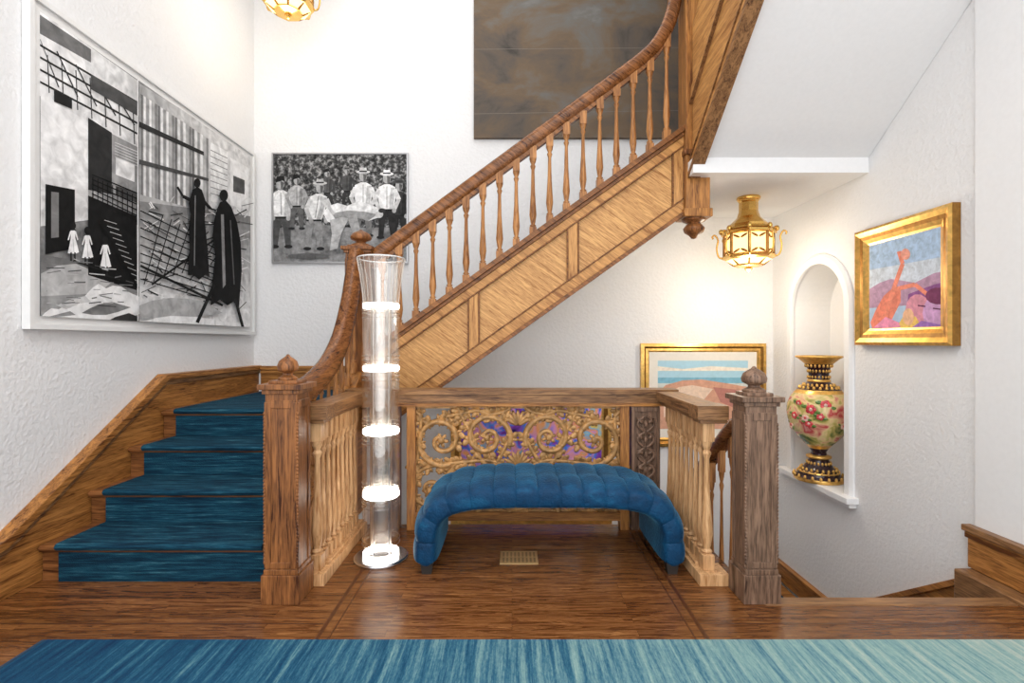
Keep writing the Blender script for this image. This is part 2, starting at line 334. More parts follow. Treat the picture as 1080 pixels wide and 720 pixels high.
# ---------------------------------------------------------------- upper flight
sl=.71; YS=3.90
u=MB('staircase_upper_flight')
tz=lambda x:1.378+sl*(x+.794); bz=lambda x:.945+sl*(x+.505)
x0,x1=-1.06,1.295
u.prism([(x0,bz(x0)),(x0,tz(x0)),(x1,tz(x1)),(x1,bz(x1))],'y',YS-.02,YS+.05,oak_panel)
def strip(xa,xb,da,db,fromtop,mat,y0):
    fz=tz if fromtop else bz
    u.prism([(xa,fz(xa)+da),(xa,fz(xa)+db),(xb,fz(xb)+db),(xb,fz(xb)+da)],'y',y0,YS,mat)
strip(x0,x1,-.01,.035,True,oak_diag_dk,YS-.075); strip(x0,x1,-.04,-.01,True,oak_diag_dk,YS-.055); strip(x0,x1,-.11,-.04,True,oak_diag,YS-.04)
strip(x0,x1,-.005,.03,False,oak_diag_dk,YS-.07); strip(x0,x1,.03,.12,False,oak_diag,YS-.04); strip(x0,x1,.12,.132,False,oak_diag_dk,YS-.05); strip(x0,x1,-.122,-.11,True,oak_diag_dk,YS-.05)
stile=wood('oak_stile',(.26,.100,.024),(.62,.32,.105),'z',band=.03,fine=2.0)
for xc in(-1.03,-.29,.46,1.255):
    u.prism([(xc-.035,bz(xc-.035)+.12),(xc-.035,tz(xc-.035)-.11),(xc+.035,tz(xc+.035)-.11),(xc+.035,bz(xc+.035)+.12)],'y',YS-.039,YS,stile)
    for q in (-.041,.041):
        u.prism([(xc+q-.005,bz(xc+q)+.12),(xc+q-.005,tz(xc+q)-.11),(xc+q+.005,tz(xc+q)-.11),(xc+q+.005,bz(xc+q)+.12)],'y',YS-.048,YS,oak_diag_dk)
for i in range(9):
    xa=-1.15+i*.272; z=.78+.192*(i+1)
    u.box(xa+.05 if i==0 else xa,xa+.29,YS+.05,YB-.005,z-.04,z,oak_x); u.box(xa+.05,xa+.075,YS+.05,YB-.005,z-.19,z-.03,oak_x); u.box(xa-.0,xa+.28,YS+.2,YB-.15,z,z+.012,carpet)
u.prism([(x0,bz(x0)+.0),(x0,bz(x0)+.05),(x1+.1,bz(x1+.1)+.05),(x1+.1,bz(x1+.1)+.0)],'y',YS+.045,YB-.004,white)
u.build(.002)
h=MB('stair_handrail')
hz2=lambda x:1.885+.735*(x+1.07)
pts=[(x,YS-.02,hz2(x)) for x in (-1.06,-.6,-.1,.4,.8)]+[(1.02,YS-.02,3.43),(1.13,YS-.02,3.56),(1.21,YS-.02,3.74),(1.26,YS-.02,4.0)]
hp=catmull(pts,8)
h.sweep(hp,[(x*1.15,z*1.15) for x,z in rs],(0,1,0),goose_d)
h.sweep([Vector(p)-Vector((0,0,.06)) for p in hp],[(-.024,-.02),(-.024,.02),(.024,.02),(.024,-.02)],(0,1,0),oak_diag_dk,False)
x=-.98
while x<1.27:
    zt=min((abs(p.x-x),p.z) for p in hp)[1]-.06
    baluster(h,x,YS-.02,tz(x)+.01,zt+.02,.026,bal_mid); x+=.1265
h.build()
ls=MB('landing_upper'); ls.box(1.31,XR-.001,3.70,YB-.001,2.49,2.60,whites); ls.build()
t3=MB('staircase_third_flight')
s3=.70; X3=1.39
def z3(y): return 2.60+s3*(3.70-y)
yE=1.2
t3.prism([(3.70,z3(3.70)),(3.70,z3(3.70)+.25),(yE,z3(yE)+.25),(yE,z3(yE))],'x',X3,XR-.001,whites)
oy=wood('oak_string_y',(.26,.10,.024),(.62,.32,.105),'y',band=.03,fine=2.0,dist=.5)
t3.prism([(3.80,z3(3.80)-.04),(3.80,z3(3.8)+1.1),(yE,z3(yE)+1.1),(yE,z3(yE)-.04)],'x',X3-.05,X3-.001,oy)
for a0,a1,d_ in((-.05,-.005,.085),(-.005,.09,.065),(.09,.103,.075),(.5,.513,.075),(.513,.62,.065)):
    t3.prism([(3.80,z3(3.80)+a0),(3.80,z3(3.8)+a1),(yE,z3(yE)+a1),(yE,z3(yE)+a0)],'x',X3-d_,X3+.006,oak_rail_y if a0<-.01 or a1-a0<.03 else oy)
t3.build(.002)
# ---------------------------------------------------------------- down flight
d=MB('staircase_down_flight')
for k in range(1,6):
    y=2.56+.29*(k-1); d.box(1.22,XR-.06,y,y+.31 if k<5 else YB-.002,-.2*k-.2,-.2*k,oak_x); d.box(1.4,2.4,y-.015,(y+.29) if k<5 else YB-.1,-.2*k,-.2*k+.012,carpet)
for k in range(1,9):
    x=1.22-.28*k; d.box(x,x+.3,4.0,YB-.005,-1-.2*k-.2,-1-.2*k,oak_x)
d.build()
hr=MB('stair_handrail')
hp=catmull([(1.24,2.67,.86),(1.24,2.85,.80),(1.24,3.1,.62),(1.24,3.4,.40),(1.24,3.9,.05)],8)
hr.sweep(hp,rs,(1,0,0),goose)
for i in range(8):
    y=2.74+i*.145; zt=min((abs(p.y-y),p.z) for p in hp)[1]-.03; baluster(hr,1.24,y,-.69*(y-2.51),zt,.017,bal_mid)
hr.prism([(2.66,-.19),(2.66,-.04),(3.96,-.94),(3.96,-1.1)],'x',1.205,1.275,oak_y)
hr.build()

# ---------------------------------------------------------------- bay balustrade
YR=3.50
def side_rail(sx):
    m=MB('balustrade'); xi=1.04
    a,b=sorted((sx*(xi-.065),sx*(xi+.065)))
    m.box(a,b,2.801,YR-.05,0,.06,pale); m.box(a+.02,b-.02,2.78,YR-.05,.0601,.075,pale)
    m.box(a+.02,b-.02,2.80,YR-.07,.845,.875,oak_rail_y); m.box(a-.01,b+.01,2.801,YR-.08,.8751,.935,oak_rail_y)
    c,e=sorted((sx*(xi-.065),sx*1.128)); m.box(c,e,2.655,2.80,0,.06,pale)
    c,e=sorted((sx*(xi-.075),sx*1.128)); m.box(c,e,2.66,2.80,.862,.935,oak_rail_x); c,e=sorted((sx*(xi-.055),sx*1.128)); m.box(c,e,2.68,2.79,.84,.8615,oak_rail_x)
    k=9
    for i in range(k):
        y=2.735+i*(YR-.13-2.735)/(k-1); baluster(m,sx*xi,y,.06,.85,.031 if i==0 else .0235,pale)
    return m.build(.002)
side_rail(-1); side_rail(1)
br=MB('balustrade_carved_panel')
br.box(-1.10,1.10,YR-.06,YR+.06,.855,.9145,oak_rail_x); br.box(-1.115,1.115,YR-.075,YR+.075,.915,.948,oak_rail_x); br.box(-1.10,1.10,YR-.068,YR+.06,.835,.8545,oak_x)
for xa in(-.72,.0): br.box(xa,xa+.70,YR-.066,YR-.05,.868,.905,oak_rail_x)
cxm=.04; xa,xb=-.68,.76
br.box(xa-.03,xb+.03,YR-.045,YR+.03,.06,.115,oak_x)
for x in(xa,xb): br.box(x-.03,x+.03,YR-.05,YR+.035,.0,.834,oak_z)
for c,mt in((.90,newel_grey),(-.86,newel_grey)):
    br.box(c-.095,c+.095,YR-.045,YR+.045,0,.834,mt)
    br.box(c-.095,c-.075,YR-.06,YR-.04,.02,.83,mt); br.box(c+.075,c+.095,YR-.06,YR-.04,.02,.83,mt); br.box(c-.075,c+.075,YR-.06,YR-.04,.8,.83,mt)
    zz=.14
    while zz<.76:
        for sx in(-1,1):
            P=[(c+sx*(.01+.045*math.sin(q*math.pi)),YR-.055,zz+.10*q) for q in [i/8 for i in range(9)]]
            br.tube(P,.010,newel_grey,6)
            br.ell((c+sx*.035,YR-.052,zz+.07),((.024*sx,0,.018),(0,.014,0),(-.006,0,.012*sx)),newel_grey,8,5)
        br.ell((c,YR-.055,zz+.05),((.014,0,0),(0,.014,0),(0,0,.026)),newel_grey,8,5)
        zz+=.105
def leaf(c,dr,ln,wd=.34):
    dr=Vector(dr).normalized(); nr_=Vector((-dr.z,0,dr.x)); c=Vector(c)
    br.ell(c+dr*ln*.55,(dr*ln*.6+Vector((0,-.012,0)),Vector((0,.010,0)),nr_*ln*wd),lattice_m,8,5)
    for e in(-1,1):
        d2=(dr*.7+nr_*e*.75).normalized(); n2=Vector((-d2.z,0,d2.x))
        br.ell(c+d2*ln*.42,(d2*ln*.42,Vector((0,.009,0)),n2*ln*.18),lattice_m,7,4)
def spiral(cx,cz,r,turns,a0,d,rt,leaves=7):
    n=int(turns*24); P=[]; Rr=[]
    for i in range(n+1):
        t=i/n; rr=r*(1-t)**.85+.014; a=a0+d*turns*2*math.pi*t
        P.append((cx+rr*math.cos(a),YR-.01-.02*t,cz+rr*math.sin(a))); Rr.append(rt*(1-.35*t))
    br.tube(P,Rr,lattice_m,7,1.4)
    br.ell((cx,YR-.035,cz),((.024,0,0),(0,.018,0),(0,0,.024)),lattice_m,8,6)
    for k in range(6):
        an=k*2*math.pi/6+a0
        br.ell((cx+.032*math.cos(an),YR-.03,cz+.032*math.sin(an)),((.020*math.cos(an),0,.020*math.sin(an)),(0,.01,0),(-.013*math.sin(an),0,.013*math.cos(an))),lattice_m,7,5)
    for k in range(leaves):
        t=(k+.3)/leaves*.6; rr=r*(1-t)**.85+.014; a=a0+d*turns*2*math.pi*t
        for side,ln in((1,.066),(-1,.044)):
            lean=a+(d*.9 if side>0 else math.pi-d*.9)
            ux,uz=math.cos(lean),math.sin(lean); px_=cx+rr*math.cos(a); pz_=cz+rr*math.sin(a)
            if .10<pz_+uz*ln<.83 and xa<px_+ux*ln<xb: leaf((px_,YR-.018,pz_),(ux,0,uz),ln)
for s in(-1,1):
    def q(x): return cxm+s*x
    d=s
    def AA(a): return a if s>0 else math.pi-a
    spiral(q(.21),.62,.15,1.5,AA(math.radians(200)),-d,.022)
    spiral(q(.52),.60,.165,1.5,AA(math.radians(250)),d,.023,9)
    spiral(q(.33),.30,.165,1.5,AA(math.radians(120)),d,.023,9)
    spiral(q(.60),.26,.115,1.3,AA(math.radians(60)),-d,.019,6)
    spiral(q(.11),.28,.10,1.2,AA(math.radians(20)),-d,.019,6)
    for pts in ([(0,.13),(.08,.17),(.15,.40),(.10,.52),(.06,.60)],[(.06,.42),(.2,.46),(.36,.45),(.47,.44)],[(.25,.45),(.30,.60),(.36,.72),(.40,.80)],[(.47,.44),(.6,.42),(.69,.36),(.70,.2)],
                [(.70,.80),(.66,.74),(.68,.5),(.71,.42)],[(.17,.76),(.27,.80),(.38,.78),(.48,.76)],[(.05,.82),(.1,.79),(.17,.775),(.2,.77)],[(.45,.14),(.5,.2),(.49,.34),(.42,.44)]):
        P=catmull([(q(x),YR-.01,z) for x,z in pts],8); br.tube(P,.016,lattice_m,7,1.4)
        for i in range(3,len(P)-1,5):
            for e in(-1,1):
                t=(P[i+1]-P[i-1]).normalized(); nrm=Vector((-t.z,0,t.x))*e; dr=(t*.8+nrm).normalized()
                leaf(P[i]+Vector((0,-.008,0)),dr,.054)
for k in range(7):
    an=math.radians(30+20*k); dr=Vector((math.cos(an),0,math.sin(an)))
    for z0 in(.70,.42): br.ell(Vector((cxm,YR-.02,z0))+dr*.055,(dr*.055,Vector((0,.012,0)),Vector((-dr.z,0,dr.x))*.015),lattice_m,8,6)
br.box(xa,xb,YR-.02,YR+.01,.1155,.13,lattice_m); br.box(xa,xb,YR-.02,YR+.01,.815,.8345,lattice_m)
br.build()

# ---------------------------------------------------------------- bench
bn=MB('bench')
cxb=.205; aw=.672; hh=.358; zb=.055; nexp=4.3; y0,y1=2.76,3.36; ym=(y0+y1)/2; hw=(y1-y0)/2; th=.078
NP=480; path=[]; raw=[]
for i in range(6001):
    a=math.pi*i/6000; c,s_=math.cos(a),math.sin(a)
    raw.append((cxb-aw*math.copysign(abs(c)**(2/nexp),c), zb+hh*abs(s_)**(2/nexp)))
cum=[0]
for p,q_ in zip(raw[:-1],raw[1:]): cum.append(cum[-1]+math.hypot(q_[0]-p[0],q_[1]-p[1]))
TL=cum[-1]
for i in range(NP+1):
    d_=TL*i/NP; j=min(max(bisect.bisect_left(cum,d_),1),6000); tt=(d_-cum[j-1])/max(1e-9,cum[j]-cum[j-1])
    path.append((raw[j-1][0]+(raw[j][0]-raw[j-1][0])*tt, raw[j-1][1]+(raw[j][1]-raw[j-1][1])*tt))
NC=15; MS=56; vs=[]
for i,(px_,pz_) in enumerate(path):
    A0=path[max(i-14,0)]; B0=path[min(i+14,NP)]; tx,tzv=B0[0]-A0[0],B0[1]-A0[1]; l=math.hypot(tx,tzv); tx/=l; tzv/=l
    nx,nz=-tzv,tx
    bul=abs(math.sin(math.pi*NC*i/NP))**.42
    endr=min(1,(min(i,NP-i)/8+.35))
    for k in range(MS):
        a=2*math.pi*k/MS; c,s_=math.cos(a),math.sin(a); e=2/4.5
        yy=math.copysign(abs(c)**e,c); nn=math.copysign(abs(s_)**e,s_)
        T=th*((.78+.22*bul) if nn>-.2 else .80)
        dip=1
        if nn>.3: dip=1-.24*math.exp(-((yy)/.04)**2)
        crown=1+.22*(1-yy*yy)*(1 if nn>0 else 0)
        W=hw*(.97+.03*bul)
        vs.append((px_+nx*nn*T*dip*crown*endr,ym+yy*W,pz_+nz*nn*T*dip*crown*endr))
fs=[(j*MS+i,j*MS+(i+1)%MS,(j+1)*MS+(i+1)%MS,(j+1)*MS+i) for j in range(NP) for i in range(MS)]
bn.add(vs,fs,velvet,True); bn.add(vs[:MS],[list(range(MS))],velvet); bn.add(vs[-MS:],[list(range(MS))],velvet)
ft=flat((.02,.015,.012),.4,0,.1,'dark_foot')
for x in(cxb-aw,cxb+aw):
    for y in(y0+.06,y1-.06): bn.prism([(x-.035,.065),(x+.035,.065),(x+.025,0),(x-.025,0)],'y',y-.025,y+.025,ft)
bn.build()
v=MB('floor_vent'); v.box(-.07,.15,2.92,3.09,0,.006,flat((.62,.42,.20),.4,.6,.1,'brass_vent'))
vd=flat((.30,.19,.08),.5,.3,.2)
for i in range(9):
    for j in range(2): v.box(-.055+i*.0225,-.044+i*.0225,2.935+j*.075,2.995+j*.075,.006,.0075,vd)
v.build()

# ---------------------------------------------------------------- glass column lamp
lm=MB('floor_lamp'); lx,ly=-.767,3.0; gl=glass('clear_glass'); gi=glass('frosted_glass',(1,.97,.93),.18,.5,1.5,.3); led=emis('led_ring',(1,.93,.84),8)
lm.lathe(lx,ly,[(.155,0),(.158,.006),(.155,.018),(.15,.022)],steel,48)
lm.lathe(lx,ly,[(.090,.022),(.102,.022),(.102,.045),(.090,.045),(.090,.022)],led,40,caps=False)
lm.lathe(lx,ly,[(.089,.022),(.089,.026)],steel,40)
zs=[.05,.381,.748,1.114,1.476]
for i,z in enumerate(zs[1:]):
    lm.lathe(lx,ly,[(.085,z-.013),(.099,z-.016),(.104,z-.010),(.104,z+.010),(.099,z+.016),(.085,z+.013),(.085,z-.013)],led,40,caps=False)
    lm.lathe(lx,ly,[(.110,z-.026),(.112,z-.022),(.110,z-.018)],gl,40,caps=False); lm.lathe(lx,ly,[(.110,z+.018),(.112,z+.022),(.110,z+.026)],gl,40,caps=False)
    lm.lathe(lx,ly,[(.084,z-.016),(.084,z-.011)],flat((.7,.68,.66),.3,.4),30)
for a,b in zip(zs[:-1],zs[1:]):
    for r in (.106,.097): lm.lathe(lx,ly,[(r*.97,a+.016),(r,a+.03),(r,b-.03),(r*.97,b-.016)],gl,40,caps=False)
    lm.lathe(lx,ly,[(.06,a+.014),(.06,b-.014)],gi,30,caps=False)
    for e in(.045,.07): 
        for zz in (a+e,b-e): lm.lathe(lx,ly,[(.106,zz),(.109,zz+.003),(.106,zz+.006)],gi,40,caps=False)
for r in(0,-.006): lm.lathe(lx,ly,[(.1+r,1.49),(.106+r,1.56),(.118+r,1.65),(.138+r,1.755)],gl,40,caps=False)
lm.lathe(lx,ly,[(.132,1.755),(.136,1.759),(.139,1.755),(.136,1.751),(.132,1.755)],flat((.8,.8,.8),.1),40,caps=False)
for k in range(24):
    a=2*math.pi*k/24
    lm.tube([(lx+r*math.cos(a),ly+r*math.sin(a),z) for r,z in((.101,1.49),(.107,1.56),(.119,1.65),(.138,1.752))],.0022,gi,5)
for sx in(-.045,.045): lm.tube([(lx+sx,ly,.02),(lx+sx,ly,1.476)],.005,steel,8)
lm.build()

# ---------------------------------------------------------------- lanterns
lant_gl=emis('lantern_glass',(1,.64,.27),1.9)
def lantern(x,y,zc,ztop,en):
    m=MB('ceiling_lantern'); z=zc
    m.lathe(x,y,[(.09,ztop-.025),(.095,ztop-.01),(.09,ztop-.001)],brass,24)
    m.lathe(x,y,[(.07,z+.47),(.08,z+.48),(.08,z+.50),(.05,z+.51)],brass,8,False,.5)
    if ztop>z+.56: m.tube([(x,y,z+.5),(x,y,ztop-.01)],.012,brass,8)
    m.lathe(x,y,[(.075,z+.47),(.075,z+.40),(.09,z+.35),(.13,z+.31),(.155,z+.285),(.155,z+.265),(.20,z+.25),(.21,z+.235)],brass,8,False,.5)
    m.lathe(x,y,[(.20,z+.235),(.215,z+.225),(.215,z+.20),(.20,z+.195)],brass,8,False,.5)
    m.lathe(x,y,[(.185,z+.2),(.185,z+.02)],lant_gl,8,False,.5,False)
    m.lathe(x,y,[(.20,z+.03),(.212,z+.02),(.205,z),(.18,z-.01)],brass,8,False,.5)
    m.lathe(x,y,[(.18,z-.012),(.11,z-.055)],lant_gl,8,False,.5,False)
    m.lathe(x,y,[(.115,z-.05),(.115,z-.065),(.03,z-.075),(.03,z-.09),(.012,z-.11),(.001,z-.115)],brass,8,False,.5)
    for k in range(8):
        a=2*math.pi*(k+.5)/8; ca,sa=math.cos(a),math.sin(a)
        def P(r,zz): return (x+r*ca,y+r*sa,zz)
        m.tube([P(.19,z+.01),P(.19,z+.21)],.013,golddk,6)
        m.tube(catmull([P(.20,z+.01),P(.235,z+.03),P(.25,z+.10),P(.24,z+.17),P(.262,z+.215),P(.285,z+.205),P(.28,z+.185)],5),.008,brass,6)
        m.tube([P(.18,z),P(.115,z-.055)],.009,golddk,6)
        m.ell(P(.215,z+.24),((.02*ca,.02*sa,0),(-.02*sa,.02*ca,0),(0,0,.025)),brass,8,5)
        a2=2*math.pi*k/8; c2,s2=math.cos(a2),math.sin(a2); r2=.178
        for dz in(.05,.17):
            for e in(-1,1):
                c0=Vector((x+r2*c2-s2*e*.03,y+r2*s2+c2*e*.03,z+dz)); 
                m.ell(c0,(Vector((-s2*e,c2*e,0))*.030+Vector((0,0,.014 if dz>.1 else -.014)),Vector((c2,s2,0))*.006,Vector((0,0,.011))),golddk,7,5)
    m.build()
    l=bpy.data.lights.new('lantern_bulb','POINT'); l.energy=en; l.color=(1,.88,.70); l.shadow_soft_size=.1
    o=bpy.data.objects.new('lantern_bulb',l); o.location=(x,y,z-.22); S.collection.objects.link(o)
lantern(2.0,4.33,1.97,2.49,18)
lantern(-1.9,4.35,4.12,ZT,9)

# ---------------------------------------------------------------- vase
v=MB('porcelain_vase'); vx,vy,vz=2.60,4.34,nz0+.001
navy=flat((.028,.012,.016),.15,0,.3,'vase_dark_glaze'); 
m_,nt,b_=newmat('vase_floral'); g_=N(nt,'ShaderNodeNewGeometry'); vo=N(nt,'ShaderNodeTexNoise'); vo.inputs['Scale'].default_value=8; vo.inputs['Detail'].default_value=3; vo.inputs['Distortion'].default_value=.8
nt.links.new(g_.outputs['Position'],vo.inputs['Vector']); rr_=ramp(nt,[(.32,(.10,.15,.04)),(.42,(.50,.42,.12)),(.50,(.78,.60,.30)),(.56,(.70,.33,.22)),(.63,(.50,.04,.05)),(.72,(.80,.50,.42))])
nt.links.new(vo.outputs['Fac'],rr_.inputs['Fac']); nt.links.new(rr_.outputs['Color'],b_.inputs['Base Color']); b_.inputs['Roughness'].default_value=.12
fl=m_
def VP(l,mat): v.lathe(vx,vy,[(r,vz+z) for r,z in l],mat,36,caps=False)
VP([(.001,.001),(.185,.001)],navy); VP([(.185,.001),(.19,.012),(.185,.03)],gold); VP([(.185,.03),(.16,.05),(.155,.07)],navy); VP([(.155,.07),(.15,.08)],gold)
VP([(.15,.08),(.11,.11),(.085,.15),(.07,.18)],navy); VP([(.07,.18),(.095,.19),(.095,.205),(.06,.215)],gold); VP([(.06,.215),(.055,.24),(.075,.27)],navy); VP([(.075,.27),(.10,.30)],gold)
VP([(.10,.30),(.15,.35),(.20,.42),(.232,.50),(.243,.57),(.238,.64),(.215,.70),(.19,.735)],fl)
VP([(.19,.735),(.17,.755),(.165,.765)],gold); VP([(.165,.765),(.11,.80),(.085,.83)],navy); VP([(.085,.83),(.09,.84),(.08,.85)],gold)
VP([(.08,.85),(.075,.89),(.085,.94),(.105,.98)],navy); VP([(.105,.98),(.15,1.02),(.175,1.035),(.18,1.045),(.165,1.05),(.13,1.02),(.06,.95)],gold)
for k in range(20):
    a=2*math.pi*k/20
    for r,z,s_ in((.188,.04,.013),(.15,.075,.010),(.135,.095,.012),(.088,.145,.011),(.145,.778,.013),(.115,.80,.012),(.082,.87,.009),(.082,.92,.010),(.098,.965,.011)):
        v.ell((vx+r*math.cos(a+z*20),vy+r*math.sin(a+z*20),vz+z),((s_,0,0),(0,s_,0),(0,0,s_*1.5)),gold,6,4)
rose=flat((.62,.06,.07),.15,0,.5,'rose_red',60); rosep=flat((.85,.50,.42),.15,0,.35,'rose_pink',60); lf=flat((.12,.22,.05),.15,0,.4,'leaf_green',60)
prof_=[(.15,.35),(.20,.42),(.232,.50),(.243,.57),(.238,.64),(.215,.70)]
def vr(z):
    for (r0,z0),(r1,z1) in zip(prof_[:-1],prof_[1:]):
        if z0<=z<=z1: return r0+(r1-r0)*(z-z0)/(z1-z0)
    return .2
for k in range(26):
    a=random.uniform(0,2*math.pi); z=random.uniform(.44,.68); s_=random.uniform(.028,.045); r=vr(z)
    ca,sa=math.cos(a),math.sin(a); o=Vector((vx+(r+.0)*ca,vy+r*sa,vz+z)); T_=Vector((-sa,ca,0)); N_=Vector((ca,sa,0))
    for e in(-1,1): v.ell(o+T_*e*s_*1.1+Vector((0,0,-s_*.5*e)),(T_*s_*.6,N_*.003,Vector((0,0,s_*.35))),lf,8,5)
    mt=rose if k%2 else rosep
    for j in range(5):
        b2=2*math.pi*j/5; v.ell(o+(T_*math.cos(b2)+Vector((0,0,math.sin(b2))))*s_*.5,(T_*s_*.5,N_*.005,Vector((0,0,s_*.5))),mt,8,5)
    v.ell(o,(T_*s_*.4,N_*.008,Vector((0,0,s_*.4))),rosep if k%2 else rose,8,5)
v.build()

# ---------------------------------------------------------------- artworks
def wm(wall):
    return {'b':lambda a,z,h:(a,YB-h,z),'l':lambda a,z,h:(XL+h,a,z),'r':lambda a,z,h:(XR-h,a,z)}[wall]
def pix(wall,u_,v_,h):
    if wall=='b': Y=YB-h; return ((u_-540)/F*Y,Y,H-(v_-360)/F*Y)
    X_=XL+h if wall=='l' else XR-h
    Y=X_*F/(u_-540); return (X_,Y,H-(v_-360)/F*Y)
class Art:
    def __init__(s,name,wall,a0,a1,z0,z1,prof,canvas):
        s.mb=MB(name); s.w=wall; m=wm(wall); s.k=0
        prev=None
        for ins,h,mat in prof:
            h+=.002
            r=[m(a0+ins,z0+ins,h),m(a1-ins,z0+ins,h),m(a1-ins,z1-ins,h),m(a0+ins,z1-ins,h)]
            if prev:
                for i in range(4): s.mb.add([prev[i],prev[(i+1)%4],r[(i+1)%4],r[i]],[(0,1,2,3)],mat)
            prev=r
        s.h=prof[-1][1]+.002; s.mb.add(prev,[(0,1,2,3)],canvas)
        i=prof[-1][0]; s.b=(a0+i,a1-i,z0+i,z1-i); s.nz=.12; s.sc=25
    def poly(s,c,pts):
        mat=c if not isinstance(c,(int,float,tuple)) else flat(c,.55,0,s.nz,None,s.sc,.06)
        s.k+=1; h=s.h+.0001*s.k; ia=1 if s.w!='b' else 0; out=[]
        for p in pts:
            q=list(pix(s.w,p[0],p[1],h)); q[ia]=min(max(q[ia],s.b[0]),s.b[1]); q[2]=min(max(q[2],s.b[2]),s.b[3]); out.append(tuple(q))
        s.mb.add(out,[list(range(len(out)))],mat)
    def line(s,c,a,b,w):
        dx,dy=b[0]-a[0],b[1]-a[1]; l=math.hypot(dx,dy); nx,ny=-dy/l*w/2,dx/l*w/2
        s.poly(c,[(a[0]+nx,a[1]+ny),(b[0]+nx,b[1]+ny),(b[0]-nx,b[1]-ny),(a[0]-nx,a[1]-ny)])
    def el(s,c,x,y,rx,ry,n=14,rot=0):
        s.poly(c,[(x+rx*math.cos(t)*math.cos(rot)-ry*math.sin(t)*math.sin(rot),y+rx*math.cos(t)*math.sin(rot)+ry*math.sin(t)*math.cos(rot)) for t in [2*math.pi*i/n for i in range(n)]])
    def done(s): return s.mb.build(recalc=False)
def noisemat(name,stops,scale,det=6,dist=0,rough=.5,vec=(1,1,1)):
    m,nt,b=newmat(name); g=N(nt,'ShaderNodeNewGeometry'); mp=N(nt,'ShaderNodeMapping'); mp.inputs['Scale'].default_value=vec; n=N(nt,'ShaderNodeTexNoise'); n.inputs['Scale'].default_value=scale; n.inputs['Detail'].default_value=det; n.inputs['Distortion'].default_value=dist; n.inputs['Roughness'].default_value=.62
    nt.links.new(g.outputs['Position'],mp.inputs[0]); nt.links.new(mp.outputs[0],n.inputs['Vector']); r=ramp(nt,stops); nt.links.new(n.outputs['Fac'],r.inputs['Fac']); nt.links.new(r.outputs['Color'],b.inputs['Base Color']); b.inputs['Roughness'].default_value=rough; b.inputs['Specular IOR Level'].default_value=.1
    return m
wf=flat((.78,.78,.77),.4,0,.02,'frame_white')
g3=lambda a:(a,a,a)
bg=noisemat('photo_grey',[(.35,g3(.10)),(.65,g3(.36))],7,8)
A=Art('framed_photograph','l',2.66,5.0,1.335,3.10,[(0,0,wf),(0,.045,wf),(.028,.045,wf),(.03,.03,wf),(.07,.03,wf)],bg)
A.nz=.28; A.sc=14
P_=A.poly; L_=A.line
def vgrad(n,c0,c1,pts):
    tl,tr,brr,bl=[Vector((p[0],p[1])) for p in pts]
    for i in range(n):
        a,b=i/n,(i+1)/n; c=c0+(c1-c0)*(i+.5)/n
        P_(c,[tuple(tl.lerp(bl,a)),tuple(tr.lerp(brr,a)),tuple(tr.lerp(brr,b)),tuple(tl.lerp(bl,b))])
def hgrad(n,c0,c1,pts):
    tl,tr,brr,bl=[Vector((p[0],p[1])) for p in pts]
    for i in range(n):
        a,b=i/n,(i+1)/n; c=c0+(c1-c0)*(i+.5)/n
        P_(c,[tuple(tl.lerp(tr,a)),tuple(tl.lerp(tr,b)),tuple(bl.lerp(brr,b)),tuple(bl.lerp(brr,a))])
hgrad(6,.9,.65,[(40,10),(145,85),(145,170),(40,100)])
P_(.16,[(40,14),(96,52),(96,66),(40,34)]); hgrad(4,.85,.6,[(60,60),(110,90),(110,112),(60,84)])
for i in range(4): L_(.03,(40,46+i*13),(145,108+i*11),2.0)
for i in range(7): L_(.05,(50+i*15,58+i*8),(52+i*15,98+i*9),1.1)
for i in range(5): L_(.04,(40+i*20,40+i*14),(62+i*20,92+i*10),1.3)
P_(.08,[(96,78),(145,108),(145,122),(96,94)])
vgrad(8,.95,.62,[(40,98),(93,128),(93,232),(40,238)])
P_(.02,[(57,95),(76,104),(76,115),(57,107)])
hgrad(5,.42,.22,[(93,128),(145,155),(145,232),(93,215)]); P_(.03,[(93,124),(118,140),(118,205),(93,200)]); P_(.75,[(122,165),(142,174),(142,192),(122,184)]); P_(.06,[(122,196),(145,203),(145,214),(122,206)])
for i in range(6): L_(.6,(121,150+i*3),(145,160+i*3),.7)
P_(.012,[(48,194),(79,200),(79,262),(48,268)]); P_(.20,[(54,202),(62,203),(62,250),(54,251)])
vgrad(10,.16,.42,[(40,268),(145,284),(145,346),(40,344)])
P_(.48,[(40,288),(60,280),(80,278),(104,288),(120,296),(108,305),(90,310),(40,312)])
P_(.012,[(93,206),(144,228),(144,306),(118,298),(93,290)])
for i in range(6): L_(.01,(97,184+i*5),(146,204+i*6),1.2)
for i in range(10): L_(.01,(98+i*5.2,186+i*2.3),(98+i*5.2,212+i*2.8),1.0)
for i in range(11): L_(.5,(110+i*3,232+i*6.2),(123+i*2.6,236+i*6.2),.7)
L_(.01,(104,232),(146,304),2.6)
for x,y in((77,247),(92,252),(111,262)):
    A.el(.015,x,y-9,3.2,4.2); P_(.02,[(x-3,y-5),(x+3,y-5),(x+4,y+6),(x-4,y+6)]); P_(.95,[(x-2.5,y-4),(x+2.5,y-4),(x+2.4,y+4),(x+4.4,y+11),(x+6.4,y+19),(x+2,y+20.5),(x-5.6,y+20),(x-3.6,y+11),(x-2.4,y+4)]); L_(.55,(x,y+5),(x+1,y+19),.8); L_(.85,(x-2.5,y-3),(x-5,y+6),1.4); L_(.85,(x+2.5,y-3),(x+5,y+6),1.4); L_(.02,(x-2,y+19),(x-2,y+28),1.6); L_(.02,(x+2,y+19),(x+2,y+28),1.6); L_(.02,(x,y+28),(x+16,y+33),1.6)
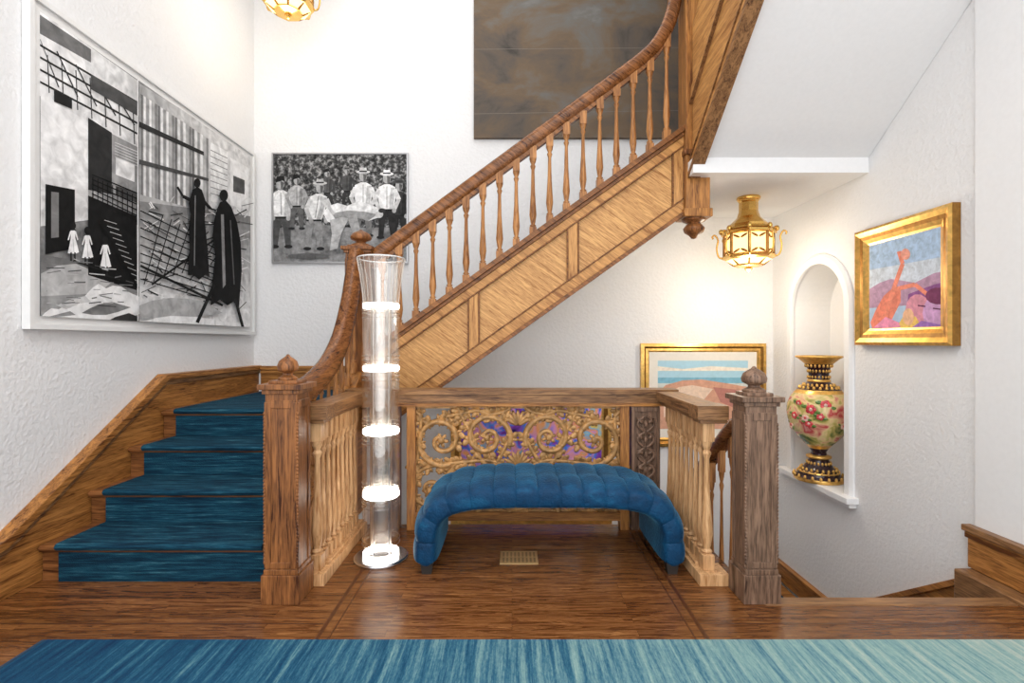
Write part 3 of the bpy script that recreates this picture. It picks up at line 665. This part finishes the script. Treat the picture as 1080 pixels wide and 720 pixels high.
P_(.97,[(42,338),(47,330),(54,325),(62,326),(70,321),(80,319),(88,314),(93,308),(98,303),(104,299),(112,304),(119,301),(128,302),(138,309),(150,314),(150,330),(128,345),(42,344)]); P_(.22,[(86,330),(95,325),(104,321),(118,318),(127,321),(138,324),(124,329),(112,332),(98,332)]); P_(.04,[(110,345),(116,338),(122,334),(136,330),(146,334),(146,346)]); P_(.3,[(52,336),(62,331),(74,328),(80,332),(60,340)]); P_(.6,[(60,322),(76,315),(90,312),(96,318),(84,320),(70,326)])
hgrad(8,.40,.75,[(147,88),(264,160),(264,230),(147,215)])
for i in range(24): P_([.18,.75,.32,.9,.5,.26][i%6],[(148.5+i*3,99+i*2),(150.8+i*3,100.4+i*2),(150.8+i*3,206+i*.8),(148.5+i*3,205+i*.8)])
vgrad(4,.9,.7,[(222,150),(240,160),(240,215),(222,212)]); P_(.97,[(243,166),(262,177),(262,222),(243,216)]); P_(.10,[(246,185),(258,190),(258,205),(246,202)])
for i in range(8): L_(.25,(222,158+i*6.5),(240,167+i*6),.8)
P_(.03,[(147,128),(215,160),(215,164),(147,134)]); P_(.07,[(147,168),(220,188),(220,191),(147,173)])
vgrad(10,.22,.62,[(147,212),(264,228),(264,305),(147,300)])
vgrad(8,.60,.92,[(147,296),(264,302),(264,349),(147,346)])
random.seed(11)
for i in range(150):
    x=random.uniform(149,258); y=random.uniform(210,330); L_(random.choice([.02,.03,.05,.12,.75,.92]),(x,y),(x+random.uniform(3,18),y+random.uniform(-9,12)),random.uniform(.5,1.6))
for i in range(40):
    x=random.uniform(40,135); y=random.uniform(270,325); L_(random.choice([.08,.2,.5]),(x,y),(x+random.uniform(5,20),y+random.uniform(-2,3)),random.uniform(.5,1.3))
for i in range(9): L_(.015,(148,222+i*9),(228,262+i*7),1.3)
for i in range(8): L_(.02,(152+i*10,300-i*3),(172+i*9,226+i*5),1.1)
L_(.015,(148,280),(235,322),2.6); L_(.015,(160,300),(230,250),2.2)
P_(.42,[(147,322),(160,317),(180,314),(200,315),(215,318),(235,330),(214,334),(190,336),(147,336)]); P_(.97,[(150,340),(165,335),(180,333),(210,334),(236,339),(262,342),(262,349),(150,346)])
P_(.012,[(203,200),(208,197),(213,200),(217,212),(216,232),(219,262),(221,292),(216,290),(210,295),(204,290),(198,290),(200,262),(199,240),(201,226),(199,214)]); A.el(.015,208,193,3.6,5.0); L_(.015,(201,211),(193,207),3.6); L_(.015,(193,207),(187,197),2.4); L_(.015,(214,211),(222,220),3.2); L_(.015,(222,220),(228,222),2.2); L_(.2,(206,206),(205,280),1)
P_(.010,[(229,220),(232,213),(238,211),(244,218),(250,234),(254,256),(255,285),(252,325),(246,318),(240,322),(232,316),(222,322),(224,296),(227,270),(224,250),(226,232)]); A.el(.015,236,206,4.6,6.3); P_(.26,[(233,226),(236,226),(238,300),(235,304)]); L_(.12,(243,232),(247,300),1.2); L_(.015,(226,300),(208,340),3.6); L_(.015,(248,315),(256,345),3.2)
L_(.95,(145.5,80),(145.5,347),1.2)
A.done()
fol=noisemat('photo_foliage',[(.35,g3(.010)),(.5,g3(.07)),(.64,g3(.40))],24,9)
grd=noisemat('photo_ground',[(.35,g3(.12)),(.65,g3(.36))],12,8)
sf=flat((.45,.45,.46),.35,.6,.05,'frame_silver')
px=lambda u_:(u_-540)/F*YB
pz=lambda v_:H-(v_-360)/F*YB
A=Art('framed_photograph','b',px(288),px(431),pz(278),pz(162),[(0,0,sf),(0,.03,sf),(.014,.03,sf),(.016,.02,sf)],fol)
A.nz=.30; A.sc=22
A.poly(grd,[(288,242),(305,238),(340,237),(370,240),(431,240),(431,278),(288,278)])
def man(x,y,s,shirt,tr,hat=None,bend=0,leg=1):
    for e in(-1,1):
        A.poly(tr,[(x+e*2.2*s-2.6*s,y+19*s),(x+e*2.2*s+2.6*s,y+19*s),(x+e*3.5*s+2.2*s,y+(19+9*leg)*s),(x+e*4*s+1.6*s,y+(19+18*leg)*s),(x+e*4*s-1.6*s,y+(19+18*leg)*s),(x+e*3.2*s-2.0*s,y+(19+9*leg)*s)])
        A.el(.03,x+e*4.2*s,y+(19.6+18*leg)*s,2.6*s,1.1*s)
    A.poly(shirt,[(x+bend-1.6*s,y+2.6*s),(x+bend+1.6*s,y+2.6*s),(x+bend+5.5*s,y+4.5*s),(x+bend*.6+5.6*s,y+12*s),(x+4.6*s,y+20*s),(x-4.6*s,y+20*s),(x+bend*.6-5.6*s,y+12*s),(x+bend-5.5*s,y+4.5*s)])
    A.poly(shirt*.6,[(x+bend+2.5*s,y+5*s),(x+bend+5.3*s,y+5*s),(x+4.4*s,y+19*s),(x+1.6*s,y+19*s)])
    A.line(.02,(x-4.8*s,y+19.6*s),(x+4.8*s,y+19.6*s),1.2*s); A.line(shirt*.4,(x+bend,y+4*s),(x+bend*.3,y+18*s),.6*s)
    for e in(-1,1):
        A.line(shirt*.8,(x+bend+e*5*s,y+6*s),(x+bend+e*8*s,y+13*s),3*s); A.line(shirt*.65,(x+bend+e*8*s,y+12.5*s),(x+bend+e*5*s,y+19*s),2.5*s); A.el(.4,x+bend+e*4.8*s,y+20*s,1.4*s,1.6*s)
    A.el(.38,x+bend*1.3,y-1.5*s,2.6*s,3.8*s); A.poly(.12,[(x+bend*1.3,y-3*s),(x+bend*1.3+2.4*s,y-2*s),(x+bend*1.3+1.6*s,y+1.6*s),(x+bend*1.3+.3*s,y+2*s)])
    if hat is not None:
        A.el(hat,x+bend*1.3,y-4.2*s,4.6*s,1.2*s); A.poly(hat,[(x+bend*1.3-2.6*s,y-4*s),(x+bend*1.3-2.1*s,y-7.2*s),(x+bend*1.3,y-6.6*s),(x+bend*1.3+2.1*s,y-7.2*s),(x+bend*1.3+2.6*s,y-4*s)]); A.line(.03,(x+bend*1.3-2.5*s,y-4.6*s),(x+bend*1.3+2.5*s,y-4.6*s),.9*s)
    else: A.poly(.02,[(x+bend*1.3-3*s,y-2*s),(x+bend*1.3-2.4*s,y-5.6*s),(x+bend*1.3,y-6.4*s),(x+bend*1.3+2.4*s,y-5.6*s),(x+bend*1.3+3*s,y-2*s),(x+bend*1.3+1.5*s,y-3.4*s)])
man(345,184,1.0,.10,.04,None); man(366,182,1.0,.08,.04,.2)
man(297,196,1.7,.8,.08,None,-1); man(313,192,1.3,.45,.12); man(331,200,1.65,.7,.28,.5,5)
man(421,198,1.5,.04,.03,.08); man(383,188,1.6,.9,.18,.6); man(408,190,1.6,.85,.03,.85)
A.poly(.75,[(340,224),(347,217),(356,214),(366,217),(378,212),(392,216),(402,221),(400,229),(388,233),(370,228),(356,235),(346,234)]); A.poly(.3,[(350,225),(366,222),(384,223),(398,226),(388,233),(370,228),(356,235)]); A.poly(.45,[(348,232),(360,229),(368,230),(360,246),(356,262),(348,264),(350,246)]); A.el(.55,400,226,4.2,3.8); A.poly(.38,[(366,228),(376,226),(380,242),(384,258),(378,260),(371,243)]); A.el(.04,403,222,4,2.5)
A.line(.55,(338,208),(346,218),4.5); A.line(.5,(346,217),(352,226),3.4); A.el(.12,325,270,22,3); A.el(.16,390,271,24,3)
A.done()
dkp=noisemat('painting_bronze',[(.30,(.045,.040,.036)),(.42,(.105,.088,.074)),(.54,(.155,.11,.072)),(.66,(.15,.142,.13)),(.8,(.22,.21,.20))],1.5,11,.5,.5,(1,1,1.6))
A=Art('abstract_painting','b',px(500),px(742),pz(147),pz(-60),[(0,0,dkp),(0,.04,dkp)],dkp)
for i,(a,b,c) in enumerate((((500,120),(740,116),.6),((500,52),(740,50),.5))): A.line((.19,.165,.14),a,b,c)
A.done()
cream=flat((.80,.76,.68),.6,0,.03,'mat_cream')
A=Art('seascape_painting','b',px(675),px(806),pz(470),pz(362),[(0,0,golddk),(0,.04,gold),(.03,.05,gold),(.05,.03,golddk),(.07,.035,gold),(.085,.02,gold),(.17,.018,cream)],flat((.40,.64,.76),.5,0,.05))
A.poly((.22,.47,.60),[(690,398),(792,398),(792,404),(690,404)]); A.poly((.62,.66,.62),[(690,404),(792,404),(792,412),(690,410)])
A.poly((.66,.36,.25),[(690,414),(702,406),(720,401),(740,400),(766,404),(792,408),(792,470),(690,470)]); A.poly((.82,.62,.48),[(700,418),(716,408),(730,406),(752,410),(740,424),(700,440)]); A.poly((.50,.22,.18),[(752,408),(792,412),(792,436),(760,424)])
A.poly((.85,.78,.66),[(690,386),(720,389),(750,386),(792,388),(792,391),(690,391)])
A.done()
col=noisemat('painting_colour',[(.28,(.03,.02,.12)),(.38,(.30,.08,.60)),(.45,(.05,.26,.85)),(.51,(.75,.35,.75)),(.57,(.95,.42,.14)),(.64,(.18,.52,.85)),(.72,(.9,.7,.2))],3.4,2,1.2)
A=Art('abstract_figure_painting','b',-.60,.98,-.52,.765,[(0,0,golddk),(0,.04,gold),(.04,.05,gold),(.08,.025,golddk),(.1,.02,gold)],col); A.done()
ri=Art('figure_painting','r',2.94,3.78,1.245,2.07,[(0,0,golddk),(0,.05,golddk),(.02,.06,gold),(.05,.045,gold),(.075,.04,golddk),(.10,.025,gold),(.115,.02,gold)],flat((.36,.50,.68),.5,0,.12))
ri.nz=.22; ri.sc=30
P2=ri.poly
P2((.42,.56,.74),[(915,252),(1008,225),(1008,290),(915,300)]); P2((.62,.68,.76),[(915,285),(1008,268),(1008,292),(915,305)])
P2((.48,.30,.42),[(915,305),(928,298),(940,294),(965,298),(985,288),(1008,284),(1008,318),(915,325)]); P2((.28,.10,.28),[(958,310),(985,300),(1008,296),(1008,355),(955,350)])
P2((.78,.24,.16),[(918,340),(924,326),(932,312),(941,304),(950,306),(950,318),(944,330),(936,350),(920,352)])
for a,b in (((930,345),(944,300)),((944,300),(952,278)),((952,278),(948,265)),((944,305),(965,300)),((965,300),(985,316))): ri.line((.82,.27,.18),a,b,4.5)
ri.el((.85,.37,.28),955,268,5,6)
ri.el((.70,.30,.38),968,326,13,16); ri.el((.62,.36,.60),985,330,12,17); P2((.85,.55,.15),[(945,352),(955,330),(966,334),(972,352)]); P2((.35,.18,.5),[(962,352),(972,338),(1000,342),(1000,356)])
ri.el((.20,.05,.12),990,312,14,9); ri.el((.9,.5,.3),958,334,6,9); ri.line((.15,.04,.1),(968,322),(976,323),1.5); ri.line((.15,.04,.1),(984,325),(992,326),1.5)
P2((.80,.30,.45),[(920,352),(934,334),(948,340),(950,352)])
ri.done()

# ---------------------------------------------------------------- rug
r=MB('area_rug'); r.box(-1.965,2.46,.9,2.163,.001,.014,rugm)
r.box(-1.985,-1.9655,.9,2.163,.001,.013,flat((.01,.04,.08),.9)); r.build(.004)

# ---------------------------------------------------------------- lights
def area(name,loc,size,e,rot=(0,0,0),col=(1,1,1),sy=None):
    l=bpy.data.lights.new(name,'AREA'); l.energy=e; l.size=size; l.color=col
    if sy: l.shape='RECTANGLE'; l.size_y=sy
    o=bpy.data.objects.new(name,l); o.location=loc; o.rotation_euler=rot; S.collection.objects.link(o); return o
area('fill_stairwell',(-.4,3.6,ZT-.03),2.6,36,col=(.98,.99,1),sy=2.2)  # unseen fill added below the closed ceiling to brighten the stairwell
area('fill_hall',(0,.2,ZT-.03),2.6,76,col=(1,.99,.98),sy=2.0)  # soft fill added over the hall, out of view, no fixture modelled
W=bpy.data.worlds.new('world'); W.use_nodes=True; W.node_tree.nodes['Background'].inputs[0].default_value=(.965,.98,1,1); W.node_tree.nodes['Background'].inputs[1].default_value=2.65; S.world=W

c=bpy.data.cameras.new('camera'); c.lens=18; c.sensor_width=36; c.clip_start=.02
co=bpy.data.objects.new('camera',c); co.location=(0,0,H); co.rotation_euler=(math.pi/2,0,0); S.collection.objects.link(co); S.camera=co
